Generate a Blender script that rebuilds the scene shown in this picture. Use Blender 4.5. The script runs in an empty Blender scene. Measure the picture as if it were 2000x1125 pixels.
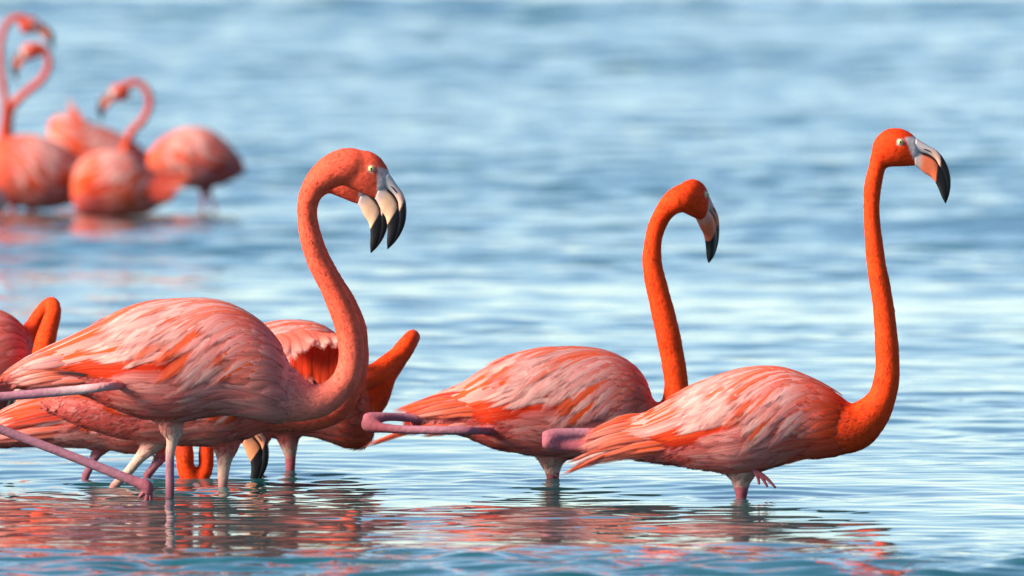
import bpy, math, random
import numpy as np
from mathutils import Vector

# ------------------------------------------------------------------ camera, sky, sun, exposure
FPX, CAMH, HOR = 22222.0, 0.71, -26.0          # focal length in photo pixels, eye height (m), horizon row
sc = bpy.context.scene
cam_d = bpy.data.cameras.new("camera")
cam = bpy.data.objects.new("camera", cam_d)
sc.collection.objects.link(cam)
cam.location = (0, 0, CAMH)
cam.rotation_euler = (math.radians(90), 0, 0)
cam_d.sensor_width = 36.0
cam_d.lens = 36.0 * FPX / 2000.0
cam_d.shift_y = -(562.5 - HOR) / 2000.0
cam_d.clip_start, cam_d.clip_end = 0.5, 20000
cam_d.dof.use_dof = True
cam_d.dof.focus_distance = 15.95
cam_d.dof.aperture_fstop = 12.5
sc.camera = cam

SUN_AZ, SUN_EL = math.radians(-113), math.radians(29)     # azimuth from +Y, clockwise
world = bpy.data.worlds.new("World")
sc.world = world
world.use_nodes = True
nt = world.node_tree
bg = nt.nodes["Background"]
sky = nt.nodes.new("ShaderNodeTexSky")
sky.sky_type = 'NISHITA'
sky.sun_disc = False
sky.sun_elevation = SUN_EL
sky.sun_rotation = SUN_AZ % (2 * math.pi)
sky.altitude = 0
sky.air_density, sky.dust_density, sky.ozone_density = 0.74, 0.0, 2.4
nt.links.new(sky.outputs[0], bg.inputs[0])
bg.inputs[1].default_value = 0.087

sun_d = bpy.data.lights.new("sun", 'SUN')
sun = bpy.data.objects.new("sun", sun_d)
sc.collection.objects.link(sun)
sd = Vector((math.sin(SUN_AZ) * math.cos(SUN_EL), math.cos(SUN_AZ) * math.cos(SUN_EL), math.sin(SUN_EL)))
sun.rotation_euler = sd.to_track_quat('Z', 'Y').to_euler()
sun_d.energy = 5.0
sun_d.angle = math.radians(22)
sun_d.color = (1.0, 0.86, 0.68)

sc.view_settings.view_transform = 'Standard'
sc.view_settings.look = 'None'
sc.view_settings.gamma = 1
sc.view_settings.use_curve_mapping = False
sc.view_settings.exposure = 1.0
sc.render.engine = 'CYCLES'
sc.cycles.use_denoising = True
sc.cycles.max_bounces = 6
sc.cycles.transparent_max_bounces = 20

# ------------------------------------------------------------------ helpers
col = sc.collection
rng = np.random.default_rng(7)
random.seed(7)

def W(px, py, d):
    return np.array([(px - 1000.0) / FPX * d, d, CAMH - (py - HOR) / FPX * d])

def link(name, mesh, mat=None, parent=None, smooth=True):
    o = bpy.data.objects.new(name, mesh)
    col.objects.link(o)
    if mat: mesh.materials.append(mat)
    if parent: o.parent = parent
    return o

def mesh_from(name, verts, faces, cols=None, uvs=None, smooth=True, edge=None):
    me = bpy.data.meshes.new(name)
    me.from_pydata(np.asarray(verts, float).tolist(), [], faces if isinstance(faces, list) else faces.tolist())
    if smooth:
        me.polygons.foreach_set("use_smooth", np.ones(len(me.polygons), bool))
    if cols is not None: set_cols(me, cols)
    if uvs is not None:
        at = me.attributes.new("FUV", 'FLOAT_VECTOR', 'POINT')
        at.data.foreach_set("vector", np.asarray(uvs, np.float32).ravel())
    if edge is not None:
        at = me.attributes.new("Edge", 'FLOAT', 'POINT')
        at.data.foreach_set("value", np.asarray(edge, np.float32))
    me.update()
    return me

def set_cols(me, cols):
    at = me.attributes.new("Col", 'FLOAT_COLOR', 'POINT')
    c = np.ones((len(me.vertices), 4), np.float32)
    c[:, :3] = cols
    at.data.foreach_set("color", c.ravel())

def catmull(P, n):
    """smooth resample of rows of P"""
    P = np.asarray(P, float)
    k = len(P)
    dist = np.r_[0, np.cumsum(np.linalg.norm(np.diff(P[:, :2], axis=0), axis=1) + 1e-9)]
    t = np.linspace(0, dist[-1], n)
    out = np.zeros((n, P.shape[1]))
    # tangents, limited so that radii do not overshoot
    m = np.zeros_like(P)
    for i in range(k):
        a, b = max(0, i - 1), min(k - 1, i + 1)
        m[i] = (P[b] - P[a]) / (dist[b] - dist[a])
    idx = np.clip(np.searchsorted(dist, t, side='right') - 1, 0, k - 2)
    h = dist[idx + 1] - dist[idx]
    u = ((t - dist[idx]) / h)[:, None]
    h = h[:, None]
    out = ((2*u**3 - 3*u**2 + 1) * P[idx] + (u**3 - 2*u**2 + u) * h * m[idx]
           + (-2*u**3 + 3*u**2) * P[idx + 1] + (u**3 - u**2) * h * m[idx + 1])
    return out

def grid_faces(n, m, closed=True, base=0):
    f = []
    for i in range(n - 1):
        for j in range(m if closed else m - 1):
            a, b = i * m + j, i * m + (j + 1) % m
            f.append((base + a, base + b, base + b + m, base + a + m))
    return f

def tube(C, R, seg=18):
    """closed tube along points C with radii R -> verts, faces"""
    C = np.asarray(C); n = len(C)
    T = np.gradient(C, axis=0); T /= np.linalg.norm(T, axis=1)[:, None] + 1e-12
    ref = np.array([0, 1.0, 0])
    V = []
    ang = np.linspace(0, 2 * math.pi, seg, endpoint=False)
    for i in range(n):
        a = ref - T[i] * ref.dot(T[i])
        if np.linalg.norm(a) < 1e-3: a = np.array([1.0, 0, 0]) - T[i] * T[i][0]
        a /= np.linalg.norm(a); b = np.cross(T[i], a)
        ref = a if abs(T[i][1]) > .8 else np.array([0, 1.0, 0])
        V.append(C[i] + R[i] * (np.cos(ang)[:, None] * a + np.sin(ang)[:, None] * b))
    V = np.concatenate(V)
    F = grid_faces(n, seg)
    V = np.vstack([V, C[0] - T[0] * R[0] * .5, C[-1] + T[-1] * R[-1] * .5])
    k = n * seg
    for j in range(seg):
        F.append((k, (j + 1) % seg, j))
        F.append((k + 1, (n - 1) * seg + j, (n - 1) * seg + (j + 1) % seg))
    return V, F

def lerp(a, b, t): return a + (b - a) * t
def C3(*c): return np.array(c, float)
def sstep(a, b, x):
    t = np.clip((x - a) / (b - a), 0, 1)
    return t * t * (3 - 2 * t)

# ------------------------------------------------------------------ materials
def new_mat(name):
    m = bpy.data.materials.new(name); m.use_nodes = True
    t = m.node_tree
    return m, t, t.nodes["Principled BSDF"], t.nodes["Material Output"]

def attr_node(t, name):
    a = t.nodes.new("ShaderNodeAttribute"); a.attribute_name = name
    return a

def mat_feather():
    m, t, p, out = new_mat("feather")
    a = attr_node(t, "Col"); uv = attr_node(t, "FUV")
    mp = t.nodes.new("ShaderNodeMapping"); mp.inputs["Scale"].default_value = (1, 1, 1)
    t.links.new(uv.outputs["Vector"], mp.inputs["Vector"])
    # barbs: slanted fine streaks along the vane
    nz = t.nodes.new("ShaderNodeTexNoise"); nz.inputs["Scale"].default_value = 1.0; nz.inputs["Detail"].default_value = 3
    t.links.new(mp.outputs[0], nz.inputs["Vector"])
    rmp = t.nodes.new("ShaderNodeMapRange"); rmp.inputs[1].default_value = .3; rmp.inputs[2].default_value = .7
    rmp.inputs[3].default_value = .74; rmp.inputs[4].default_value = 1.16
    t.links.new(nz.outputs["Fac"], rmp.inputs[0])
    mul = t.nodes.new("ShaderNodeVectorMath"); mul.operation = 'SCALE'
    t.links.new(a.outputs["Color"], mul.inputs[0]); t.links.new(rmp.outputs[0], mul.inputs["Scale"])
    t.links.new(mul.outputs[0], p.inputs["Base Color"])
    p.inputs["Roughness"].default_value = .62
    p.inputs["Specular IOR Level"].default_value = .15
    p.inputs["Sheen Weight"].default_value = 0
    bp = t.nodes.new("ShaderNodeBump"); bp.inputs["Strength"].default_value = .35; bp.inputs["Distance"].default_value = .002
    t.links.new(nz.outputs["Fac"], bp.inputs["Height"]); t.links.new(bp.outputs[0], p.inputs["Normal"])
    tr = t.nodes.new("ShaderNodeBsdfTranslucent"); t.links.new(mul.outputs[0], tr.inputs["Color"])
    mx = t.nodes.new("ShaderNodeMixShader"); mx.inputs[0].default_value = .22
    t.links.new(p.outputs[0], mx.inputs[1]); t.links.new(tr.outputs[0], mx.inputs[2])
    ed = attr_node(t, "Edge")
    sm = t.nodes.new("ShaderNodeMath"); sm.operation = 'MULTIPLY_ADD'; sm.inputs[1].default_value = .9
    t.links.new(nz.outputs["Fac"], sm.inputs[0]); t.links.new(ed.outputs["Fac"], sm.inputs[2])
    er = t.nodes.new("ShaderNodeMapRange"); er.inputs[1].default_value = 1.12; er.inputs[2].default_value = 1.47
    t.links.new(sm.outputs[0], er.inputs[0])
    tp = t.nodes.new("ShaderNodeBsdfTransparent")
    m2 = t.nodes.new("ShaderNodeMixShader")
    t.links.new(er.outputs[0], m2.inputs[0]); t.links.new(mx.outputs[0], m2.inputs[1]); t.links.new(tp.outputs[0], m2.inputs[2])
    t.links.new(m2.outputs[0], out.inputs["Surface"])
    return m

def mat_plumage():
    m, t, p, out = new_mat("plumage")
    a = attr_node(t, "Col")
    tc = t.nodes.new("ShaderNodeTexCoord")
    nz = t.nodes.new("ShaderNodeTexNoise"); nz.inputs["Scale"].default_value = 160; nz.inputs["Detail"].default_value = 4
    t.links.new(tc.outputs["Object"], nz.inputs["Vector"])
    n2 = t.nodes.new("ShaderNodeTexNoise"); n2.inputs["Scale"].default_value = 28; n2.inputs["Detail"].default_value = 3
    t.links.new(tc.outputs["Object"], n2.inputs["Vector"])
    ad = t.nodes.new("ShaderNodeMath"); ad.operation = 'ADD'
    t.links.new(nz.outputs["Fac"], ad.inputs[0]); t.links.new(n2.outputs["Fac"], ad.inputs[1])
    r = t.nodes.new("ShaderNodeMapRange"); r.inputs[1].default_value = .7; r.inputs[2].default_value = 1.3
    r.inputs[3].default_value = .8; r.inputs[4].default_value = 1.15
    t.links.new(ad.outputs[0], r.inputs[0])
    mul = t.nodes.new("ShaderNodeVectorMath"); mul.operation = 'SCALE'
    t.links.new(a.outputs["Color"], mul.inputs[0]); t.links.new(r.outputs[0], mul.inputs["Scale"])
    t.links.new(mul.outputs[0], p.inputs["Base Color"])
    p.inputs["Roughness"].default_value = .75
    p.inputs["Specular IOR Level"].default_value = .1
    p.inputs["Sheen Weight"].default_value = 0
    bp = t.nodes.new("ShaderNodeBump"); bp.inputs["Strength"].default_value = .5; bp.inputs["Distance"].default_value = .002
    t.links.new(nz.outputs["Fac"], bp.inputs["Height"]); t.links.new(bp.outputs[0], p.inputs["Normal"])
    return m

def mat_attr(name, rough, spec=.5, bump=0, scale=300):
    m, t, p, out = new_mat(name)
    a = attr_node(t, "Col")
    tc = t.nodes.new("ShaderNodeTexCoord")
    nz = t.nodes.new("ShaderNodeTexNoise"); nz.inputs["Scale"].default_value = scale; nz.inputs["Detail"].default_value = 3
    t.links.new(tc.outputs["Object"], nz.inputs["Vector"])
    r = t.nodes.new("ShaderNodeMapRange"); r.inputs[3].default_value = .85; r.inputs[4].default_value = 1.12
    t.links.new(nz.outputs["Fac"], r.inputs[0])
    mul = t.nodes.new("ShaderNodeVectorMath"); mul.operation = 'SCALE'
    t.links.new(a.outputs["Color"], mul.inputs[0]); t.links.new(r.outputs[0], mul.inputs["Scale"])
    t.links.new(mul.outputs[0], p.inputs["Base Color"])
    p.inputs["Roughness"].default_value = rough
    p.inputs["Specular IOR Level"].default_value = spec
    if bump:
        bp = t.nodes.new("ShaderNodeBump"); bp.inputs["Strength"].default_value = bump; bp.inputs["Distance"].default_value = .001
        t.links.new(nz.outputs["Fac"], bp.inputs["Height"]); t.links.new(bp.outputs[0], p.inputs["Normal"])
    return m

def mat_plain(name, c, rough):
    m, t, p, out = new_mat(name)
    tc = t.nodes.new("ShaderNodeTexCoord")
    nz = t.nodes.new("ShaderNodeTexNoise"); nz.inputs["Scale"].default_value = 40
    t.links.new(tc.outputs["Object"], nz.inputs["Vector"])
    mx = t.nodes.new("ShaderNodeMix"); mx.data_type = 'RGBA'
    mx.inputs[6].default_value = (*[x * .85 for x in c], 1); mx.inputs[7].default_value = (*c, 1)
    t.links.new(nz.outputs["Fac"], mx.inputs[0]); t.links.new(mx.outputs[2], p.inputs["Base Color"])
    p.inputs["Roughness"].default_value = rough
    return m

def mat_water():
    m, t, p, out = new_mat("water")
    p.inputs["Base Color"].default_value = (.003, .085, .092, 1)
    p.inputs["Roughness"].default_value = .015
    p.inputs["IOR"].default_value = 1.333
    tc = t.nodes.new("ShaderNodeTexCoord")
    hs = []
    for s, w in ((9.0, .012), (26.0, .0035)):
        mp = t.nodes.new("ShaderNodeMapping"); mp.inputs["Scale"].default_value = (.6, 1, 1)
        t.links.new(tc.outputs["Object"], mp.inputs["Vector"])
        n = t.nodes.new("ShaderNodeTexNoise"); n.inputs["Scale"].default_value = s; n.inputs["Detail"].default_value = 2
        t.links.new(mp.outputs[0], n.inputs["Vector"])
        q = t.nodes.new("ShaderNodeMath"); q.operation = 'MULTIPLY'; q.inputs[1].default_value = w
        t.links.new(n.outputs["Fac"], q.inputs[0]); hs.append(q)
    ad = t.nodes.new("ShaderNodeMath"); ad.operation = 'ADD'
    t.links.new(hs[0].outputs[0], ad.inputs[0]); t.links.new(hs[1].outputs[0], ad.inputs[1])
    rough = attr_node(t, "Chop")
    q = t.nodes.new("ShaderNodeMath"); q.operation = 'MULTIPLY'
    t.links.new(ad.outputs[0], q.inputs[0]); t.links.new(rough.outputs["Fac"], q.inputs[1])
    bp = t.nodes.new("ShaderNodeBump"); bp.inputs["Strength"].default_value = 1; bp.inputs["Distance"].default_value = 1
    t.links.new(q.outputs[0], bp.inputs["Height"]); t.links.new(bp.outputs[0], p.inputs["Normal"])
    return m

M_FEATHER, M_PLUM = mat_feather(), mat_plumage()
M_BILL = mat_attr("bill", .42, .22, .12, 200)
M_EYE = mat_attr("eye", .15)
M_BED = mat_plain("lake_bed", (.16, .13, .09), .9)
M_WATER = mat_water()

# ------------------------------------------------------------------ water and lake bed
LEGS_AT = []        # (x, y) of everything that breaks the surface: ripples spread from it

def build_water():
    ys = [-300., -60., -10., 0., 5., 9., 11.5]
    y = 12.5
    while y < 4000:
        ys.append(y)
        if y < 13.2: y += .02
        elif y < 14.0: y += .012
        elif y < 18: y += .0095
        elif y < 19: y += .015
        elif y < 24: y += .017
        elif y < 45: y += .045
        elif y < 80: y += .09
        elif y < 160: y += .13 + (y - 80) * .004
        elif y < 600: y += .6 + (y - 160) * .003
        elif y < 3000: y *= 1.005
        else: y *= 1.05
    ys = np.array(ys + [9000.])
    u = np.linspace(-1, 1, 230)
    out = np.array([4.5, 7, 12, 30, 100])
    side = np.linspace(1, 3.3, 52)[1:]
    u = np.r_[-out[::-1], -side[::-1], u, side, out]
    half = np.maximum(1.8, .105 * ys)
    X = u[None, :] * half[:, None]
    Y = np.repeat(ys[:, None], len(u), 1)
    dy = np.gradient(ys)[:, None]
    dx = np.gradient(u)[None, :] * half[:, None]
    sp = np.maximum(dx, dy)
    # wind patches, in world space
    wob = .9 * np.sin(X * .9 + 1.3) + .6 * np.sin(X * 2.3 + Y * .2) + .5 * np.sin(X * .37 - Y * .11)
    near = 1 - sstep(14.0, 14.75, Y + .08 * wob)
    far = sstep(26, 31.5, Y + 1.6 * wob)
    patch = .85 + .25 * np.sin(X * .31 + Y * .07 + 2) * np.sin(Y * .23 + .8 * np.sin(X * .4))
    r = np.random.default_rng(21)
    H = np.zeros_like(X)
    def waves(n, l0, l1, slope, amp, spread, mean=0.0):
        nonlocal H
        for i in range(n):
            lam = l0 * (l1 / l0) ** ((i + r.random()) / n)
            th = mean + r.normal() * spread
            k = 2 * math.pi / lam
            kx, ky = k * math.sin(th), k * math.cos(th)
            a = slope * math.sqrt(2 / n) / k
            w = sstep(2.5, 5, np.minimum(lam / (dy * abs(math.cos(th)) + 1e-6), lam / (dx * abs(math.sin(th)) + 1e-6)))
            ph = r.random() * 6.283
            warp = .5 * np.sin(X * .8 / lam * .1 + ph) + .4 * np.sin(Y * .9 / lam * .12 + 2 * ph)
            H = H + a * amp * w * np.sin(kx * X + ky * Y + ph + warp)
    calm = (1 - .35 * near) * (1 - .5 * far) * (1 + 1.15 * sstep(16.4, 18.5, Y))
    waves(48, .06, .42, .027, calm * (.8 + .3 * np.sin(X * 1.7 + Y * .6) * np.sin(Y * .8)), 1.15)
    waves(30, .035, .11, .022, sstep(14.2, 14.8, Y) * (1 - sstep(17.5, 19.5, Y)) * (.7 + .5 * np.sin(X * 3.1 + 2 * np.sin(Y * 1.3))), .7)
    waves(14, .5, 2.2, .013, np.ones_like(X), .6, .2)
    waves(56, .03, .26, .13, near, .9, .35)
    waves(70, .08, .65, .10, far * patch, 1.0, -.15)
    waves(16, .9, 4.0, .03, far, 1.0, .2)
    waves(24, .7, 3.0, .09, sstep(60, 100, Y), 1.0, -.1)
    waves(30, 2.0, 12.0, .15, sstep(110, 300, Y), 1.0, .1)
    for (lx, ly) in LEGS_AT:
        rr = np.hypot(X - lx, Y - ly)
        H += .0022 * np.exp(-rr / .16) * np.sin(rr * 62 + lx * 5) * (rr < 1.6)
    H *= (1 - sstep(3000, 6000, Y)) * sstep(8, 12, Y)
    n, m = X.shape
    V = np.stack([X, Y, H], -1).reshape(-1, 3)
    idx = np.arange(n * m).reshape(n, m)
    F = np.stack([idx[:-1, :-1], idx[:-1, 1:], idx[1:, 1:], idx[1:, :-1]], -1).reshape(-1, 4)
    me = bpy.data.meshes.new("water")
    me.vertices.add(len(V)); me.vertices.foreach_set("co", V.astype(np.float32).ravel())
    me.loops.add(F.size); me.loops.foreach_set("vertex_index", F.ravel().astype(np.int32))
    me.polygons.add(len(F)); me.polygons.foreach_set("loop_start", np.arange(0, F.size, 4, dtype=np.int32))
    me.polygons.foreach_set("use_smooth", np.ones(len(F), bool))
    me.update(calc_edges=True); me.validate()
    at = me.attributes.new("Chop", 'FLOAT', 'POINT')
    chop = .05 + .4 * near + .55 * far * patch
    chop *= 1 + 1.0 * sstep(.95, 1.15, np.abs(u))[None, :]
    at.data.foreach_set("value", chop.astype(np.float32).ravel())
    o = link("water", me, M_WATER)
    o["kind"] = "structure"
    return o

BED = -0.30
def build_bed():
    v = [(-8000, -300, BED), (8000, -300, BED), (8000, 9000, BED), (-8000, 9000, BED)]
    o = link("lake_bed", mesh_from("lake_bed", v, [(0, 1, 2, 3)], smooth=False), M_BED)
    o["kind"] = "structure"

# ------------------------------------------------------------------ flamingo builder
PALE, ROSE, PINK = C3(.86, .48, .44), C3(.78, .27, .25), C3(.72, .145, .13)
SALM, ORNG, RED = C3(.76, .125, .06), C3(.82, .085, .012), C3(.64, .03, .006)
CRIM, BLK = C3(.52, .075, .075), C3(.012, .010, .012)
NECK_O, NECK_P = C3(.82, .058, .008), C3(.78, .105, .055)
LEG, LEGD, TIB = C3(.36, .15, .20), C3(.34, .085, .11), C3(.66, .42, .34)

# head profile (photo pixels of the right-hand bird, measured from its eye): x, top, bottom, half width
HEAD = [(-51, 6, 36, 9), (-46, -6, 44, 18), (-36, -17, 48, 23), (-22, -25, 48, 26), (-7, -27, 47.5, 27),
        (8, -24, 47, 25), (21, -17, 46.5, 21), (30, -10, 45.5, 18.5), (35, -5, 45, 15)]
BILL = [((31, -7), (27, 20), (29, 45), 17), ((43, 0), (42, 22), (39, 52), 15.5), ((54, 7), (54, 24.5), (48, 60), 14.5),
        ((64, 12), (62, 29), (57, 65), 13.5), ((72, 17), (69, 35), (62, 69), 13), ((81, 27), (74, 46), (68, 77), 12),
        ((89, 41), (79, 61), (72, 85), 11), ((94, 54), (83, 73), (75, 92), 10), ((97, 68), (86, 84), (78, 100), 9),
        ((97, 85), (89, 96), (81, 107), 7.5), ((94, 102), (89, 108), (84, 112), 5.5), ((88, 116), (87, 116.5), (86.5, 117), 1.5)]

class Loft:
    """trunk of a bird: stations (px, top, bottom) at distance d"""
    def __init__(self, st, d, wf=.82, minw=15, yaw=0.0):
        S = catmull(np.array(st, float), 160)
        self.d = d
        k = d / FPX
        self.k = k
        self.x = (S[:, 0] - 1000) * k
        self.z = CAMH - ((S[:, 1] + S[:, 2]) / 2 - HOR) * k
        hh = np.maximum((S[:, 2] - S[:, 1]) / 2, 2.5)
        self.hh = hh * k
        self.hw = np.maximum(wf * hh, np.minimum(minw, hh * 1.6)) * k
        self.s = np.linspace(0, 1, 160)
        self.sign = 1 if self.x[-1] > self.x[0] else -1
        self.len = abs(self.x[-1] - self.x[0])
    def get(self, s):
        s = np.asarray(s, float)
        f = lambda a: np.interp(s, self.s, a)
        x, z, hh, hw = f(self.x), f(self.z), f(self.hh), f(self.hw)
        ex = np.minimum(s, 0) + np.maximum(s - 1, 0)
        x = x + ex * (self.x[-1] - self.x[0])
        z = z + np.minimum(s, 0) * (self.z[12] - self.z[0]) / .0755
        return x, z, hh, hw
    def P(self, s, th):
        x, z, hh, hw = self.get(s)
        return np.stack([x, self.d - hw * np.cos(th), z + hh * np.sin(th)], -1)
    def N(self, s, th):
        e = 1e-3
        a = self.P(s + e, th) - self.P(s - e, th)
        b = self.P(s, th + e) - self.P(s, th - e)
        n = np.cross(a, b) * (-self.sign)
        n /= np.linalg.norm(n, axis=-1)[..., None] + 1e-12
        # make sure it points outward
        x, z, hh, hw = self.get(s)
        c = np.stack([x, np.full_like(x, self.d), z], -1)
        flip = np.sign(np.sum(n * (self.P(s, th) - c), -1))
        return n * flip[..., None]
    def inv(self, p):
        s = np.interp(p[..., 0] * self.sign, self.x * self.sign, self.s)
        s = s + np.minimum((p[..., 0] - self.x[0]) * self.sign, 0) / self.len
        x, z, hh, hw = self.get(s)
        return s, np.arctan2((p[..., 2] - z) / hh, -(p[..., 1] - self.d) / hw)
    def mesh(self, seg=36):
        idx = np.arange(0, 160, 3)
        th = np.linspace(0, 2 * math.pi, seg, endpoint=False)
        V = np.concatenate([self.P(np.full(seg, self.s[i]), th) for i in idx])
        F = grid_faces(len(idx), seg)
        n = len(idx)
        V = np.vstack([V, [[self.x[idx[0]], self.d, self.z[idx[0]]], [self.x[idx[-1]], self.d, self.z[idx[-1]]]]])
        k = n * seg
        for j in range(seg):
            F.append((k, (j + 1) % seg, j)); F.append((k + 1, (n - 1) * seg + j, (n - 1) * seg + (j + 1) % seg))
        return V, F

def width_profile(t, tip):
    """half width along a feather, 0..1"""
    rise = np.clip(t / .28, 0, 1) ** .6
    fall = np.clip((1 - t) / (1 - tip), 0, 1)
    return (.35 + .65 * rise) * np.sqrt(np.clip(1 - (1 - fall) ** 2.4, 0, 1))

class Bird:
    def __init__(self, label, d, root_px, group, neck_col, fg=True, voxel=.0028):
        self.d, self.fg, self.voxel = d, fg, voxel
        self.neck_col = neck_col
        r = W(root_px, HOR, d)
        self.base = np.array([r[0], d, BED])
        self.root = bpy.data.objects.new("flamingo", None)
        self.root.empty_display_size = .1
        col.objects.link(self.root)
        self.root.location = self.base
        self.root["label"], self.root["category"], self.root["group"] = label, "flamingo", group
        self.parts = []          # closed meshes to be fused
        self.tubes = []          # (centres, radii, colours, kind)
        self.loft = None
        self.belly = PINK
        self.chest = neck_col
        self.rs = np.random.default_rng(int(abs(root_px) * 7 + d * 100))
        self.fcount = 0

    def add(self, name, verts, faces, cols, mat, parent=None, uvs=None, smooth=True, kind=None, edge=None):
        me = mesh_from(name, np.asarray(verts) - self.base, faces, cols, uvs, smooth, edge)
        o = link(name, me, mat, parent or self.root)
        if kind: o["kind"] = kind
        return o

    def trunk(self, st, **kw):
        self.loft = Loft(st, self.d, **kw)
        self.parts.append(self.loft.mesh())

    def limb(self, pts, cols, kind, n=None, cap=True):
        """pts (px, py, r px[, depth offset m])"""
        P = np.array([(p[0], p[1], p[2], p[3] if len(p) > 3 else 0.) for p in pts], float)
        n = n or max(10, int(len(P) * 7))
        S = catmull(P, n)
        C = np.array([W(a, b, self.d) + np.array([0, o, 0]) for a, b, r, o in S])
        R = np.maximum(S[:, 2], 3) * self.d / FPX
        if kind != 'neck': R = R + .0004 * (self.d < 25)
        else: R = R * (1 + .02 * np.sin(np.linspace(0, 23, n) + self.d * 40) + .012 * np.sin(np.linspace(0, 61, n) + P[0, 0]))
        self.parts.append(tube(C, R))
        cols = np.asarray(cols, float)
        if cols.ndim == 1: cc = np.repeat(cols[None], n, 0)
        else:
            q = np.linspace(0, 1, len(cols))
            cc = np.stack([np.interp(np.linspace(0, 1, n), q, cols[:, i]) for i in range(3)], 1)
        self.tubes.append((C, R, cc, kind))
        return C, R

    def stand(self, pts, cols=None, bare=.5):
        """leg that goes on below the water to the bed, with a webbed foot"""
        cols = cols if cols is not None else [self.belly, TIB, TIB * .9 + LEG * .1, LEG, LEG]
        cols = [c for c in cols] + [np.asarray(cols[-1]) * .5]
        C, R = self.limb(pts, cols, 'leg')
        e, r = C[-1], max(R[-1], .004)
        LEGS_AT.append((e[0], e[1]))
        b = np.array([e[0], e[1], BED + .006])
        Q = np.linspace(e, b, 8)
        self.parts.append(tube(Q, np.full(8, r * .9)))
        self.tubes.append((Q, np.full(8, r * .9), np.repeat(LEGD[None], 8, 0), 'leg'))
        for a in (-.5, 0, .5):
            T = np.linspace(b, b + np.array([.075 * math.cos(a), .075 * math.sin(a), 0]), 6)
            rr = np.linspace(.0055, .0035, 6)
            self.parts.append(tube(T, rr, 10)); self.tubes.append((T, rr, np.repeat(LEGD[None], 6, 0), 'leg'))

    def toes(self, start, tips, doff=0, r=4.5):
        for t in tips:
            mid = ((start[0] * .45 + t[0] * .55) + 2, (start[1] * .45 + t[1] * .55) - 2)
            S = catmull(np.array([(start[0], start[1], r * 1.2), (mid[0], mid[1], r), (t[0], t[1], r * .6)]), 12)
            V, F = tube(np.array([W(a, b, self.d) + np.array([0, doff, 0]) for a, b, _ in S]), S[:, 2] * self.d / FPX, 12)
            self.add("toe", V, F, np.repeat(LEGD[None] * .75, len(V), 0), M_BILL)

    # ---- head
    def head(self, eye, rot, scale=1.0, yaw=0, mirror=False, doff=0.0, detail=True):
        m = scale / 1361.0
        E = W(eye[0], eye[1], self.d) + np.array([0, doff, 0])
        cr, sr, cy, sy = math.cos(math.radians(rot)), math.sin(math.radians(rot)), math.cos(math.radians(yaw)), math.sin(math.radians(yaw))
        def T(p):
            p = np.asarray(p, float)
            a, b, c = p[..., 0], p[..., 1], p[..., 2]
            a2, b2 = a * cr - b * sr, a * sr + b * cr
            if mirror: a2 = -a2
            return E + m * np.stack([a2 * cy + c * sy, a2 * sy - c * cy, -b2], -1)
        self.hT, self.hE, self.hm = T, E, m
        H = catmull(np.array(HEAD, float), 26)
        seg = 24
        th = np.linspace(0, 2 * math.pi, seg, endpoint=False)
        V = []
        for x, t, b, w in H:
            V.append(np.stack([np.full(seg, x), (t + b) / 2 + (b - t) / 2 * np.sin(th), w * np.cos(th)], -1))
        V = np.concatenate(V); F = grid_faces(26, seg)
        V = np.vstack([V, [[H[0, 0] - 1, 21, 0], [H[-1, 0] + 1, 20, 0]]])
        k = 26 * seg
        for j in range(seg):
            F.append((k, (j + 1) % seg, j)); F.append((k + 1, 25 * seg + j, 25 * seg + (j + 1) % seg))
        self.parts.append((T(V), F))
        self.head_info = (E, m, cr, sr, cy, sy, mirror)
        # bill
        B = np.array([(*u, *g, *l, w) for u, g, l, w in BILL], float)
        n = 48 if detail else 20
        dist = np.linspace(0, 11, n)
        B = np.stack([np.interp(dist, np.arange(12), B[:, i]) for i in range(7)], 1)
        for _ in range(2):
            B[1:-1] = .25 * B[:-2] + .5 * B[1:-1] + .25 * B[2:]
        seg = 20
        grey, peach, flesh = self.bill_grey, self.peach, self.bill_flesh
        for part in ("upper_bill", "lower_bill"):
            V, CC = [], []
            for i in range(n):
                q = dist[i]; qb = q + self.bill_black * min(1, q / 2)
                U, G, L, w = B[i, 0:2], B[i, 2:4], B[i, 4:6], B[i, 6]
                a = np.linspace(0, 2 * math.pi, seg, endpoint=False)
                if part == "upper_bill": c0, c1 = U, G; ww = w * .9
                else: c0, c1 = L, G + (U - G) * (.12 + .40 * float(sstep(4.2, 6.0, q))); ww = w * .97
                ctr, hv = (c0 + c1) / 2, (c0 - c1) / 2
                s_ = np.sin(a)
                cosa = np.sign(np.cos(a)) * np.abs(np.cos(a)) ** .62
                p2 = ctr + s_[:, None] * hv
                V.append(np.column_stack([p2, ww * cosa]))
                toG = np.clip((s_ + 1) / 2, 0, 1)      # 0 at the gape line, 1 at the outer edge
                if part == "upper_bill":
                    base = lerp(grey, flesh, sstep(1.5, 4.2, q))
                    dark = sstep(4.75, 5.1, qb + .9 * (toG - .5))
                else:
                    base = lerp(lerp(grey, flesh, .4), peach, sstep(.5, 1.6, q))
                    dark = sstep(4.6, 4.9, qb - .55 * (toG - .5))
                cc = lerp(np.repeat(base[None], seg, 0), BLK[None], np.broadcast_to(np.asarray(dark), (seg,))[:, None])
                line = (1 - sstep(.05, .10, toG)) if part == 'upper_bill' else (1 - sstep(.14, .20, toG)) * sstep(.7, 1.2, q)
                cc = lerp(cc, BLK[None], line[:, None])
                CC.append(cc)
            V = np.concatenate(V); F = grid_faces(n, seg)
            V = np.vstack([V, [[*((B[0, 0:2] + B[0, 2:4]) / 2 - 4), 0], [*B[-1, 0:2], 0]]])
            CC = np.vstack(CC + [grey[None], BLK[None]])
            k = n * seg
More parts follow.
